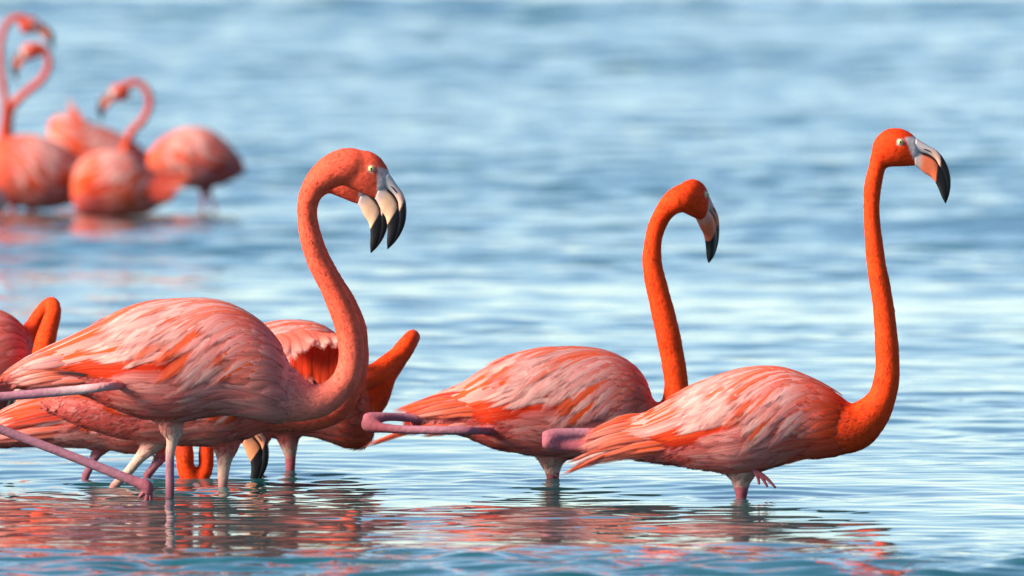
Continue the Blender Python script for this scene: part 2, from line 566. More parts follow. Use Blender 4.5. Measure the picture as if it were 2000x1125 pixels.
            for j in range(seg):
                F.append((k, (j + 1) % seg, j)); F.append((k + 1, (n - 1) * seg + j, (n - 1) * seg + (j + 1) % seg))
            self.add(part, T(V), F, CC, M_BILL)
        if not detail: return
        # eyes
        for side in (1, -1):
            def ball(c, r, colr, name, parent):
                nu, nv = 8, 14
                v = []
                for i in range(nu + 1):
                    f = math.pi * i / nu
                    for j in range(nv):
                        g = 2 * math.pi * j / nv
                        v.append((c[0] + r * math.sin(f) * math.cos(g), c[1] + r * math.sin(f) * math.sin(g), c[2] + r * math.cos(f)))
                return self.add(name, T(np.array(v)), grid_faces(nu + 1, nv), np.repeat(colr[None], len(v), 0), M_EYE, parent)
            z = 23.0
            e = ball((0, 0, side * z), 5.8, C3(.74, .62, .22), "eye", None)
            ball((.3, 0, side * (z + 4.2)), 2.3, BLK, "pupil", e)
        # nostril slits
        for side in (1, -1):
            v, cc = [], []
            P = np.array([(44, 13), (49, 14.5), (55, 17), (60, 20)])
            zz = np.array([14.6, 14.4, 13.9, 13.2]) * .93
            Cc = T(np.column_stack([P, side * zz]))
            V_, F_ = tube(Cc, np.array([.5, 1.3, 1.3, .5]) * m, 8)
            self.add("nostril", V_, F_, np.repeat(C3(.05, .02, .03)[None], len(V_), 0), M_BILL)

    peach = C3(.80, .17, .075)
    bill_black = 0.0
    bill_grey, bill_flesh = C3(.54, .47, .47), C3(.78, .44, .34)

    # ---- colours on the fused skin
    def body_col(self, s, th):
        th = (th + math.pi) % (2 * math.pi) - math.pi
        sn = np.sin(th)
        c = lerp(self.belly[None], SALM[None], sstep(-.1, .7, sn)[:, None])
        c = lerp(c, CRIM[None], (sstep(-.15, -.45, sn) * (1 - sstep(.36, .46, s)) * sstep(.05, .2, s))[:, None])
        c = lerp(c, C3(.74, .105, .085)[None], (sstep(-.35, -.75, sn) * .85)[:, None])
        c = lerp(c, self.chest[None], sstep(*self.chest_at, s)[:, None])
        return c

    def fuse(self, nflake=9000, smooth=9):
        V, F, off = [], [], 0
        for v, f in self.parts:
            V.append(v); F += [tuple(i + off for i in q) for q in f]; off += len(v)
        me = mesh_from("body", np.concatenate(V) - self.base, F)
        o = bpy.data.objects.new("body", me); col.objects.link(o)
        md = o.modifiers.new("r", 'REMESH'); md.mode = 'VOXEL'; md.voxel_size = self.voxel; md.use_smooth_shade = True
        sm = o.modifiers.new("s", 'SMOOTH'); sm.factor = .5; sm.iterations = smooth
        dg = bpy.context.evaluated_depsgraph_get()
        new = bpy.data.meshes.new_from_object(o.evaluated_get(dg))
        bpy.data.objects.remove(o); bpy.data.meshes.remove(me)
        new.name = "body"
        nv = len(new.vertices)
        co = np.empty(nv * 3, np.float32); new.vertices.foreach_get("co", co)
        co = co.reshape(-1, 3).astype(float) + self.base
        no = np.empty(nv * 3, np.float32); new.vertices.foreach_get("normal", no); no = no.reshape(-1, 3).astype(float)
        colr, flow, soft = self.shade(co)
        set_cols(new, colr)
        new.polygons.foreach_set("use_smooth", np.ones(len(new.polygons), bool))
        ob = link("body", new, M_PLUM, self.root)
        # short contour feathers all over the skin
        if nflake:
            r = self.rs
            pick = r.integers(0, nv, nflake * 2)
            pick = pick[soft[pick] > r.random(len(pick))][:nflake]
            p, nn, ff, cc = co[pick], no[pick], flow[pick], colr[pick]
            p = p + r.normal(size=p.shape) * .0003
            ff = ff + r.normal(size=ff.shape) * .22
            ff -= nn * np.sum(ff * nn, 1)[:, None]
            ff /= np.linalg.norm(ff, axis=1)[:, None] + 1e-9
            bb = np.cross(nn, ff)
            sz = self.flake_len[pick] * r.uniform(.7, 1.3, len(pick))
            L = sz[:, None]; w = L * r.uniform(.10, .2, len(pick))[:, None]
            lift = .0001 + L * r.uniform(.0, .05, len(pick))[:, None] * np.clip((L - .006) / .005, .12, 1)
            w = w * np.clip(L / .010, .6, 1)
            v0 = p - nn * .0002
            v1 = p + ff * L * .5 + bb * w + nn * (lift * .5 + .00005)
            v2 = p + ff * L + nn * lift
            v3 = p + ff * L * .5 - bb * w + nn * (lift * .5 + .00005)
            vv = np.stack([v0, v3, v2, v1], 1).reshape(-1, 3)
            fc = np.arange(len(vv)).reshape(-1, 4)
            var = r.uniform(.9, 1.12, len(pick))[:, None]
            pale = r.random(len(pick))[:, None] ** 3 * .35
            c2 = np.clip(lerp(cc * var, PALE[None], pale * (self.pale_mix[pick][:, None])), 0, .9)
            uv = np.tile(np.array([[0, 0, 0], [.5, .5, 0], [0, 1, 0], [-.5, .5, 0]]), (len(pick), 1)) * 4 + np.repeat(r.random((len(pick), 3)) * 50, 4, 0)
            pl = self.add("plumage", vv, fc, np.repeat(c2, 4, 0), M_FEATHER, None, uv, True, "stuff", np.tile([.1, .75, 1., .75], len(pick)))
            pl.data.normals_split_custom_set_from_vertices(np.repeat(nn, 4, 0).tolist())
        return ob

    def shade(self, co):
        """colour, feather direction and softness for each skin point"""
        n = len(co)
        acc = np.zeros((n, 3)); fl = np.zeros((n, 3)); ws = np.zeros(n); sf = np.zeros(n); ln = np.zeros(n); pm = np.zeros(n)
        tau = .006 if self.fg else .01
        def put(dist, c, f, soft, length, pale):
            nonlocal acc, fl, ws, sf, ln, pm
            w = np.exp(-np.clip(dist + .02, 0, .4) / tau) + 1e-30
            acc += w[:, None] * c; fl += w[:, None] * f; ws += w; sf += w * soft; ln += w * length; pm += w * pale
        L = self.loft
        s, th = L.inv(co)
        x, z, hh, hw = L.get(np.clip(s, 0, 1))
        q = np.sqrt(((co[:, 1] - L.d) / hw) ** 2 + ((co[:, 2] - z) / hh) ** 2)
        outx = np.maximum(0, (co[:, 0] - L.x.max())) + np.maximum(0, L.x.min() - co[:, 0])
        db = (q - 1) * np.minimum(hh, hw) + outx * 1.5
        fx = np.zeros((n, 3)); fx[:, 0] = -L.sign; fx[:, 2] = -.25
        put(db, self.body_col(s, th), fx, 1.0, .013 + .004 * (np.sin(th) < -.1), 1.0)
        for C, R, cc, kind in self.tubes:
            best = np.full(n, 1e9); bi = np.zeros(n, int)
            for i in range(len(C)):
                dd = np.linalg.norm(co - C[i], axis=1) - R[i]
                u = dd < best
                best[u] = dd[u]; bi[u] = i
            T = np.gradient(C, axis=0); T /= np.linalg.norm(T, axis=1)[:, None] + 1e-9
            f = T[bi] * (1 if kind == 'neck' else 1)
            if kind == 'neck':
                put(best, cc[bi], f, 1.0, .0060 + .12 * np.clip(R[bi] - .022, 0, .05), .3)
            else:
                rr = R[bi]
                put(best, cc[bi], f, np.clip((rr - .010) / .012, 0, 1) * (0 if kind == 'bare' else .8), .010, .5)
        if hasattr(self, 'head_info'):
            E, m, cr, sr, cy, sy, mir = self.head_info
            d = co - E
            xx, yy, zz = d[:, 0] / m, d[:, 1] / m, d[:, 2] / m
            a2 = xx * cy + yy * sy; c = xx * sy - yy * cy; b2 = -zz
            if mir: a2 = -a2
            a = a2 * cr + b2 * sr; b = -a2 * sr + b2 * cr
            Hx = np.array(HEAD)
            t, bo, w = (np.interp(a, Hx[:, 0], Hx[:, i]) for i in (1, 2, 3))
            q = np.sqrt(((b - (t + bo) / 2) / ((bo - t) / 2)) ** 2 + (c / w) ** 2)
            ox = np.maximum(0, a - 36) + np.maximum(0, -50 - a)
            dist = ((q - 1) * w + ox * 1.5) * m
            hc = np.repeat((self.head_col)[None], n, 0)
            lore = sstep(-1.5, 1.5, a - (9 + .42 * (b + 8))) * sstep(-9, -6, b + .10 * a)
            lore = np.maximum(lore, 1 - sstep(6.0, 8.5, np.hypot(a, b)))
            hc = lerp(hc, C3(.56, .47, .46)[None], lore[:, None])
            f = np.zeros((n, 3))
            dirv = self.hT(np.array([[-1., .1, 0]]))[0] - self.hT(np.array([[0., 0, 0]]))[0]
            f[:] = dirv / np.linalg.norm(dirv)
            put(dist - .001, hc, f, np.where(lore > .3, 0, .75), .0050, .1)
        ws = ws[:, None]
        self.flake_len = (ln / ws[:, 0]); self.pale_mix = pm / ws[:, 0]
        return np.clip(acc / ws, 0, .95), fl / ws, sf / ws[:, 0]

    @property
    def head_col(self): return self.neck_col * C3(.92, .8, .8)

    # ---- single feathers
    def _vane(self, t, Wd, tip, rag):
        prof = width_profile(t, tip) * Wd
        jl = 1 + self.rs.normal(size=len(t)) * rag; jr = 1 + self.rs.normal(size=len(t)) * rag
        return prof * jl, prof * jr

    def feather(self, b0, b1, bow, Wd, lift0, lift1, c0, c1, tip=.6, edge=None, n=9, rag=.05):
        """feather lying on the trunk from (s, theta) b0 to b1 -> verts, faces, colours, uv"""
        L = self.loft
        t = np.linspace(0, 1, n)
        s = lerp(b0[0], b1[0], t); th = lerp(b0[1], b1[1], t) + bow * np.sin(t * math.pi)
        C = L.P(s, th); N = L.N(s, th)
        T = np.gradient(C, axis=0); T /= np.linalg.norm(T, axis=1)[:, None] + 1e-9
        B = np.cross(N, T); B /= np.linalg.norm(B, axis=1)[:, None] + 1e-9
        off = lerp(lift0, lift1, t ** .8)
        wl, wr = self._vane(t, Wd, tip, rag)
        rows = []
        for side, w in ((-1, wl), (0, None), (1, wr)):
            if side == 0:
                rows.append(C + N * (off + .0010)[:, None]); continue
            p = C + B * (side * w)[:, None]
            ss, tt = L.inv(p)
            tt = th + (tt - th + math.pi) % (2 * math.pi) - math.pi
            rows.append(L.P(ss, tt) + L.N(ss, tt) * (off - .0004)[:, None])
        V = np.stack(rows, 1).reshape(-1, 3)
        return V, t, c0, c1, edge

    def feather_px(self, pts, Wpx, doff, c0, c1, tip=.55, n=9, camber=.0025, rag=.05, edge=None):
        """free feather along photo pixels; doff: depth offset in m at root and tip"""
        t = np.linspace(0, 1, n)
        P = catmull(np.array(pts, float), n)
        C = np.array([W(a, b, self.d) for a, b in P[:, :2]])
        if doff is None or isinstance(doff, float):
            s_, _ = self.loft.inv(C)
            x_, z_, hh_, hw_ = self.loft.get(s_)
            y_ = hw_ * np.sqrt(np.clip(1 - ((C[:, 2] - z_) / hh_) ** 2, .12, 1)) * sstep(-.30, .02, s_)
            y_ = np.convolve(np.r_[y_[0], y_[0], y_, y_[-1], y_[-1]], np.ones(5) / 5, 'valid')
            C[:, 1] -= y_ + lerp(-.003, .0015 + .6 * (doff or 0), np.clip(t * 2.2, 0, 1)) + .004 * (1 - t) * 0
        else:
            C[:, 1] += lerp(doff[0], doff[1], t)
        T = np.gradient(C, axis=0); T /= np.linalg.norm(T, axis=1)[:, None]
        nrm = np.array([0, -1.0, .25]); B = np.cross(nrm, T); B /= np.linalg.norm(B, axis=1)[:, None]
        N = np.cross(T, B); N *= np.sign(np.sum(N * nrm, 1))[:, None]
        wl, wr = self._vane(t, Wpx * self.d / FPX, tip, rag)
        V = np.stack([C - B * wl[:, None], C + N * camber, C + B * wr[:, None]], 1).reshape(-1, 3)
        return V, t, c0, c1, edge

    def emit(self, fs, name, parent, joined=False):
        pack = []
        for V, t, c0, c1, edge in fs:
            n = len(t)
            mix = t[:, None]
            cc = lerp(c0[None], c1[None], sstep(.25, .95, mix))
            cc = np.repeat(cc[:, None, :], 3, 1)
            if edge is not None:
                cc[:, 0] = lerp(cc[:, 0], edge[None], .6); cc[:, 2] = lerp(cc[:, 2], edge[None], .6)
            cc = np.clip(cc * self.rs.uniform(.9, 1.1), 0, .92).reshape(-1, 3)
            sd = self.rs.random(3) * 40
            # streak coordinates: fine across the vane, slow along, slanted like barbs
            u = np.tile([-1., 0, 1.], n); v = np.repeat(t, 3)
            uv = np.column_stack([u * 3.0, v * 3.0 - np.abs(u) * .0 , np.abs(u) * 0]) + sd
            uv[:, 0] = u * 8 + sd[0]; uv[:, 1] = v * 1.8 - np.abs(u) * 1.3 + sd[1]
            F = grid_faces(n, 3, closed=False)
            ed = np.maximum(np.abs(u), .35 + .65 * sstep(.72, 1, v))
            pack.append((V, F, cc, uv, ed))
        if joined:
            off, Vs, Fs, Cs, Us, Es = 0, [], [], [], [], []
            for V, F, cc, uv, ed in pack:
                Es.append(ed); Vs.append(V); Fs += [tuple(i + off for i in f) for f in F]; Cs.append(cc); Us.append(uv); off += len(V)
            return self.add(name, np.concatenate(Vs), Fs, np.concatenate(Cs), M_FEATHER, parent, np.concatenate(Us), True, "stuff", np.concatenate(Es))
        for V, F, cc, uv, ed in pack:
            self.add(name, V, F, cc, M_FEATHER, parent, uv, True, None, ed)

    def wing(self, near=True, joined=False, pal=None, dens=1.0, smax=.92):
        """folded wing: shell plus rows of feathers"""
        L, r = self.loft, self.rs
        D = math.radians
        sg = 1 if near else -1
        def TH(deg): return D(deg) if near else math.pi - D(deg)
        # shell
        ns, nt_ = 26, 14
        V, CC = [], []
        for i in range(ns):
            s = lerp(.16, .90, i / (ns - 1))
            for j in range(nt_):
                dg_ = lerp(-16 if s < .5 else -6, 84, j / (nt_ - 1))
                e = min(i, ns - 1 - i) / 3.0; f = min(j, nt_ - 1 - j) / 2.0
                o = -.004 + .0055 * min(1, e) * min(1, f)
                a = np.array([s]); b = np.array([TH(dg_)])
                V.append((L.P(a, b) + L.N(a, b) * o)[0])
                CC.append(lerp(RED, SALM, sstep(.3, .55, s)) if dg_ < 35 else SALM)
        shell = self.add("wing", np.array(V), grid_faces(ns, nt_, False), np.array(CC), M_PLUM)
        k = 1.0 / 1361 * self.wing_scale
        fs = []
        def put(s0, d0, s1, d1, bow, w, l0, l1, c0, c1, tip=.6, edge=None, rag=.05, js=.012, jd=2.5):
            s0 += r.normal() * js; s1 += r.normal() * js * 1.5; d0 += r.normal() * jd; d1 += r.normal() * jd
            fs.append(self.feather((s0, TH(d0)), (s1, TH(d1)), sg * D(bow), w * k * r.uniform(.88, 1.15), l0, l1, c0, c1, tip, edge, 9, rag))
        N = lambda n: max(3, int(n * dens))
        # secondaries: deep red, low on the wing
        n = N(14)
        for i in range(n):
            d = lerp(-15, 27, i / (n - 1))
            put(.62, d + 4, lerp(.24, .14, i / (n - 1)) + r.uniform(-.02, .02), d - 3, 3, 15, .000, .0015, RED, lerp(RED, ORNG, r.random() * .8), .7, lerp(ORNG, PALE, r.random() * .5) if i % 2 else None)
        n = N(9)
        for i in range(n):
            d = lerp(2, 30, i / (n - 1))
            put(.56, d + 6, .27 + r.random() * .12, d - 9, 3, 7, .0012, .003, lerp(SALM, PALE, r.random()), PALE, .35, None, .08)
        # long tertials over the rump: orange to pale
        n = N(18)
        for i in range(n):
            d = lerp(10, 86, i / (n - 1))
            pale = r.random() < .55
            put(.60, d + 2, lerp(.12, .02, r.random()), d * .82, 2, 13, .0006, .0026, PINK if pale else ORNG, lerp(PALE, ORNG, r.random() * .4) if pale else lerp(ORNG, SALM, r.random()), .5)
        # greater scapulars: long pale blades sweeping down and back
        for row, (sa, sb, l0, l1) in enumerate(((.68, .25, .0010, .0048), (.77, .36, .0015, .0056), (.85, .46, .002, .0062))):
            n = N(10)
            for i in range(n):
                d = lerp(10, 78, (i + .3 * row) / n)
                pale = r.random() < .8
                c0 = lerp(PINK, PALE, r.random() * .6) if pale else ORNG
                c1 = lerp(PALE, ROSE, r.random() * .3) if pale else lerp(ORNG, SALM, r.random())
                put(sa, 46 + .5 * d, sa - .36 + .14 * max(0, 1 - d / 50) + r.uniform(-.03, .03), d * 1.0 - 16, 9, 19, l0, l1, c0, c1, .42, PALE if not pale else None, .06)
        # orange streaks along the upper back
        n = N(13)
        for i in range(n):
            d = lerp(40, 82, i / (n - 1))
            oc = lerp(ORNG, SALM, r.random() * .5) if i % 3 else lerp(PINK, PALE, .6)
            put(.88 - r.random() * .12, 64 + .26 * d, .44 + r.random() * .14, (d - 40) * 1.35 + 12, 7, 8.5, .003, .0066, oc, lerp(oc, PALE, r.random() * .4), .4, PALE, .05)
        # median coverts: broad, pale, some orange
        for row in range(3):
            n = N(8)
            sa = lerp(.74, .87, row / 2)
            for i in range(n):
                d = lerp(0, 62, (i + .5 * (row % 2)) / n)
                pale = r.random() < .72
                c0 = lerp(SALM, PINK, r.random()) if pale else ORNG
                c1 = lerp(PALE, ROSE, r.random()) if pale else lerp(SALM, ORNG, r.random())
                put(sa, d + 14, sa - .18 - r.random() * .05, d - 32, 4, 14, .0028, .0066, c0, c1, .42, None, .06)
        # lesser coverts on the shoulder
        for row in range(5):
            n = N(8)
            sa = lerp(.83, smax, row / 4)
            for i in range(n):
                d = lerp(-8, 78, (i + .5 * (row % 2)) / n)
                c0 = lerp(SALM, self.neck_col, r.random() * .5); c1 = lerp(lerp(SALM, PINK, r.random()), PALE, (r.random() ** 1.5) * .7)
                f_ = float(sstep(.82, .93, sa)) * .75; c0 = lerp(c0, self.chest, f_); c1 = lerp(c1, self.chest, f_ * .8)
                put(sa, d + 2, sa - .10 - r.random() * .04, d - 15, 1, 11, .002, .0056, c0, c1, .4, None, .08)
        # flank feathers: long, soft, hiding the wing's lower edge
        for row in range(5):
            n = N(9)
            sa = lerp(.62, .94, row / 4)
            for i in range(n):
                d = lerp(-60, -10 + 14 * (row > 1), (i + .5 * (row % 2)) / n)
                c0 = lerp(self.belly, SALM, r.random() * .3); c1 = lerp(lerp(self.belly, ROSE, r.random()), PALE, r.random() * .5 * (d > -45))
                f_ = float(sstep(.80, .95, sa)) * .8; c0 = lerp(c0, self.chest, f_); c1 = lerp(c1, self.chest, f_ * .8)
                put(sa, d + 3, sa - .20 - r.random() * .08, d - 4 + 14 * (r.random() - .4), 2, 14, .001, .0048, c0, c1, .3, None, .10, .02, 4)
        # mantle along the spine
        n = N(14)
        for i in range(n):
            s = lerp(.46, .92, i / (n - 1))
            put(s, 88 + r.normal() * 3, s - .15, 84 + r.normal() * 6, 0, 11, .002, .0038, SALM, lerp(SALM, PALE, r.random() * .7), .45)
        self.emit(fs, "feather" if not joined else "wing_feathers", shell, joined)
        return shell

    wing_scale = 1.0
    chest_at = (.74, .94)

    def tail(self, items, name="tail_feather", split=True):
        """items: (pts px, half width px, (doff root, doff tip), c0, c1)"""
        fs = []
        for p, w, do, c0, c1 in items:
            P = np.array(p, float); t = P[-1] - P[0]; t /= np.linalg.norm(t); q = np.array([-t[1], t[0]])
            for sgn in ((-1, 1) if split else (0,)):
                Q = P + q * w * .42 * sgn; Q[-1] += t * self.rs.normal() * 6 - q * w * .25 * sgn
                cc = c1 if self.rs.random() < .6 else lerp(c1, c0, .6)
                fs.append(self.feather_px(Q, w * (.66 if split else 1.15), (do + .0015 * sgn if isinstance(do, float) else (do[0] + .002 * sgn, do[1] + .002 * sgn)), c0, cc, .4, edge=lerp(cc, PALE, .5) if split else None, rag=.05 if split else .12))
        self.emit(fs, name, self.root)

# ------------------------------------------------------------------ the place
DA, DB, DC, DD, DE, DF, DG = (CAMH * FPX / (y_ - HOR) for y_ in (970, 950, 918, 932, 905, 938, 970))
for px_, d_ in ((332, DA), (291, DA), (435, DB), (218, DB), (567, DC), (502, DC), (165, DD), (286, DD), (380, DD), (493, DD), (1080, DF), (1448, DG)):
    p_ = W(px_, HOR, d_); LEGS_AT.append((p_[0], d_))
build_water()
build_bed()

NEAR = "flamingos wading in the near row"
FAR = "flamingos wading far behind, out of focus"

# ---- right-hand bird
G = Bird("flamingo with tall straight neck and head raised, whole eye and black-tipped bill facing open water", DG, 1448, NEAR, NECK_O)
G.trunk([(1150, 848, 876), (1180, 834, 886), (1220, 818, 894), (1262, 808, 902), (1300, 786, 907), (1347, 759, 914), (1391, 742, 921), (1432, 729, 927),
         (1484, 722, 921), (1528, 724, 908), (1573, 738, 897), (1610, 755, 895), (1645, 776, 889), (1672, 796, 876)])
G.chest, G.belly = NECK_O, PINK
G.limb([(1722, 292, 19), (1715, 318, 17), (1704, 369, 17), (1702.5, 419, 16.4), (1706.5, 469, 18), (1712, 519, 19), (1721, 569, 20.7), (1727.5, 618, 22),
        (1731.5, 668, 23), (1733.5, 715, 24), (1731, 745, 26), (1722, 778, 29), (1702, 808, 37), (1672, 831, 47), (1630, 835, 56)], [NECK_O, NECK_O, NECK_O, NECK_O, NECK_O * .95], 'neck', n=90)
G.head((1757, 277), 0)
G.stand([(1455, 885, 46), (1449, 922, 31), (1448, 945, 17), (1448, 970, 11)], [PINK, TIB, TIB, LEGD])
G.limb([(1300, 846, 10, -.01), (1180, 846, 10.5, 0), (1097, 846.5, 10.5, 0), (1072, 858.5, 20.5, 0), (1097, 871, 10.5, 0), (1180, 873, 10.5, 0), (1320, 896, 9, 0), (1440, 915, 9, -.01)],
       [LEG, LEG, LEG, LEGD, LEGD, LEG, LEG, LEG], 'bare', n=60)
G.toes((1470, 914), [(1482, 944), (1514, 951), (1498, 949)], -.03, 3.6)
G.fuse(13000)
G.wing(); G.wing(False, True)
t_ = []
for k_, (bx, by, tx, ty, w_, c0, c1) in enumerate([
        (1262, 812, 1172, 833, 7, ORNG, ORNG), (1258, 816, 1158, 842, 8, ORNG, SALM), (1258, 822, 1146, 850, 8, RED, ORNG), (1262, 828, 1136, 858, 9, SALM, lerp(ORNG, PALE, .4)),
        (1266, 835, 1128, 868, 9, ORNG, lerp(SALM, PALE, .4)), (1268, 842, 1121, 880, 9, ORNG, lerp(SALM, PALE, .5)), (1270, 850, 1124, 884, 10, SALM, lerp(SALM, PALE, .3)), (1275, 858, 1140, 884, 10, SALM, ORNG),
        (1240, 868, 1103, 905, 6, ORNG, lerp(ORNG, PALE, .35)), (1230, 876, 1099, 928, 6, ORNG, lerp(ORNG, SALM, .5)), (1235, 872, 1112, 912, 6, PALE, PALE), (1235, 874, 1118, 920, 5, SALM, ORNG),
        (1260, 878, 1128, 915, 8, SALM, PALE), (1280, 885, 1150, 906, 10, SALM, lerp(PALE, ORNG, .3)), (1300, 876, 1165, 897, 11, ORNG, lerp(SALM, ORNG, .5)), (1310, 866, 1180, 892, 11, ORNG, SALM)]):
    t_.append(([(bx, by), ((bx + tx) / 2, (by + ty) / 2 - 6), (tx, ty)], w_, .0025 * (k_ % 4), c0, c1))
G.tail(t_)

# ---- middle bird
Fb = Bird("flamingo with folded ankle beyond its tail, neck rising behind the neighbour's back, head turned away", DF, 1080, NEAR, NECK_O)
Fb.trunk([(800, 800, 835), (830, 782, 842), (859, 768, 848), (901, 752, 851), (936, 728, 865), (974, 706, 879), (1016, 692, 886), (1064, 683, 895), (1128, 683, 897),
          (1179, 690, 890), (1218, 706, 878), (1246, 727, 866), (1268, 762, 856), (1282, 795, 848)])
Fb.chest = lerp(NECK_P, PINK, .5)
Fb.limb([(1348, 386, 29, -.005), (1328, 388, 27, -.020), (1309, 400, 22, -.014), (1293, 421, 19, -.006), (1282, 445, 18), (1275.5, 472, 17.5), (1273.5, 509, 19), (1278, 540, 21), (1290, 590, 23), (1302, 641, 23.5),
         (1313, 695, 24), (1318, 725, 24), (1321, 754, 24.5), (1318, 790, 27), (1300, 815, 33), (1268, 820, 40), (1235, 812, 50)], [NECK_O] * 5 + [lerp(NECK_O, PINK, .5)], 'neck', n=90)
Fb.peach, Fb.bill_grey, Fb.bill_flesh = C3(.74, .15, .07), C3(.66, .30, .26), C3(.74, .22, .14)
Fb.head((1360, 379), 20, .97, 52)
Fb.stand([(1085, 865, 46), (1079, 894, 31), (1079, 914, 17), (1080, 940, 11)], [PINK, TIB, TIB, LEGD])
Fb.limb([(1010, 850, 14, .02), (955, 840, 8, -.045), (912, 836.5, 9, -.084), (748, 833, 9.8, -.06), (721, 822.5, 19.5, -.045), (748, 812.5, 9.8, -.04), (800, 815, 9, -.02), (900, 820, 8, 0)],
        [CRIM, lerp(CRIM, LEG, .6), LEG, LEG, LEGD, LEG, LEG, LEG], 'bare', n=60)
Fb.fuse(13000)
Fb.wing(); Fb.wing(False, True)
t_ = []
for k_, (bx, by, tx, ty, w_, c0, c1) in enumerate([
        (935, 772, 770, 802, 9, RED, ORNG), (930, 778, 763, 806, 10, ORNG, ORNG), (930, 785, 785, 812, 11, RED, ORNG), (938, 790, 800, 813, 12, ORNG, lerp(ORNG, PALE, .5)),
        (938, 798, 830, 814, 11, RED, SALM), (930, 768, 800, 790, 8, RED, RED), (945, 802, 850, 814, 10, ORNG, SALM),
        (880, 822, 707, 874, 6.5, ORNG, lerp(ORNG, PALE, .3)), (890, 826, 722, 866, 6, SALM, ORNG), (900, 830, 785, 852, 8, ORNG, lerp(ORNG, PALE, .4)), (930, 834, 821, 853, 9, SALM, lerp(PALE, SALM, .4)), (920, 830, 850, 850, 9, ROSE, SALM)]):
    t_.append(([(bx, by), ((bx + tx) / 2, (by + ty) / 2 - 5), (tx, ty)], w_, .0025 * (k_ % 4), c0, c1))
Fb.tail(t_)

# ---- large left-hand bird
A = Bird("flamingo striding with one pink leg stretched far back, S-shaped neck and pale grey bill", DA, 332, NEAR, NECK_P)
A.trunk([(2, 735, 746), (30, 713, 757), (80, 685, 764), (135, 660, 768), (176, 640, 777), (221, 618, 798), (266, 599, 814), (311, 591, 823), (356, 588, 824), (401, 589, 816),
         (441, 597, 812), (482, 615, 817), (515, 639, 824), (545, 673, 827), (572, 722, 822)])
A.chest, A.belly = lerp(PINK, PALE, .35), PINK
A.peach = C3(.78, .46, .30)
A.limb([(716, 332, 24), (698, 325, 33), (674, 325, 36), (646, 336, 32), (616, 361, 25), (600, 395, 20), (598, 425, 18.3), (603, 456, 19.5), (618, 507, 20), (639, 547, 21.5), (660, 591, 23.5), (676, 630, 25),
        (685, 669, 25), (686, 705, 25.5), (677, 738, 27), (655, 765, 29), (622, 783, 33), (585, 782, 42), (545, 765, 58)], [NECK_P] * 4 + [lerp(NECK_P, PALE, .12), lerp(NECK_P, PALE, .3)], 'neck', n=100)
A.head((725, 329), 25.3, 1.07)
A.stand([(335, 805, 30), (334, 828, 25), (338, 848, 18), (336, 864, 11.5), (332, 890, 9.2), (332, 968, 9)], [PINK, TIB, TIB, LEG, LEG])
A.limb([(330, 775, 20, .02), (275, 760, 10, .01), (238, 751, 8, -.055), (212, 751, 9, -.088), (150, 758, 9.5, -.09), (0, 771, 9.5, -.09), (-110, 780, 11, -.09), (-128, 784, 16, -.09), (-110, 790, 11, -.09), (0, 831, 9.5, -.09),
        (150, 888, 9.5, -.09), (270, 936, 10.5, -.09), (292, 945, 13, -.09), (294, 960, 9, -.09)], [PINK, PINK, C3(.58, .38, .40), LEG, LEG, LEGD, LEG, LEG, LEG, LEG, LEG, LEGD], 'bare', n=110)
A.toes((292, 948), [(298, 976), (288, 978), (276, 966)], -.09, 5.5)
A.fuse(14000)
A.wing(); A.wing(False, True)
t_ = []
for k_, (bx, by, tx, ty, w_, c0, c1) in enumerate([
        (150, 672, 4, 735, 9, PINK, lerp(ORNG, PALE, .5)), (150, 680, 8, 737, 10, ORNG, ORNG), (140, 690, 12, 738, 10, SALM, PALE), (150, 700, 40, 720, 12, ROSE, PALE), (160, 708, 60, 724, 12, ORNG, SALM),
        (130, 722, 10, 741, 8, SALM, PALE), (140, 730, 16, 748, 9, ORNG, PALE), (150, 738, 28, 756, 10, SALM, lerp(PALE, SALM, .5)), (170, 742, 48, 750, 11, ROSE, PALE),
        (190, 736, 105, 727, 3, BLK, BLK), (180, 746, 60, 757, 9, SALM, ROSE)]):
    t_.append(([(bx, by), ((bx + tx) / 2, (by + ty) / 2 - 4), (tx, ty)], w_, .0025 * (k_ % 4), c0, c1))
A.tail(t_)

# ---- bird close behind the left-hand one
B = Bird("flamingo mostly hidden behind the striding one, its neck and bill just showing beyond", DB, 435, NEAR, NECK_P, voxel=.0034)
B.trunk([(90, 770, 800), (150, 725, 830), (230, 690, 855), (310, 675, 868), (370, 672, 871), (430, 680, 872), (480, 700, 858), (520, 725, 842), (560, 750, 840), (590, 770, 840)])
B.chest, B.peach = lerp(NECK_P, PINK, .4), C3(.78, .46, .30)
B.limb([(672, 348, 27), (650, 345, 27), (630, 355, 25), (610, 378, 20), (604, 405, 17), (606, 435, 17), (614, 470, 18), (630, 515, 20), (652, 555, 21), (675, 595, 23), (690, 635, 25), (695, 672, 25), (693, 712, 26.5),
        (681, 755, 28), (652, 795, 33), (608, 806, 36), (560, 800, 44), (520, 790, 55)], [NECK_P] * 5 + [lerp(NECK_P, PINK, .5)], 'neck', n=100)
B.head((690, 342), 24, 1.06)
B.stand([(445, 835, 34), (442, 872, 25), (438, 900, 15), (435, 952, 9.5)], [PINK, PINK, TIB, TIB * .9])
B.stand([(335, 832, 28), (302, 862, 21), (275, 892, 12), (257, 914, 10), (218, 955, 9.5)], [PINK, lerp(TIB, PALE, .5), TIB, TIB * .9])
B.fuse(10000)
B.wing(); B.wing(False, True)

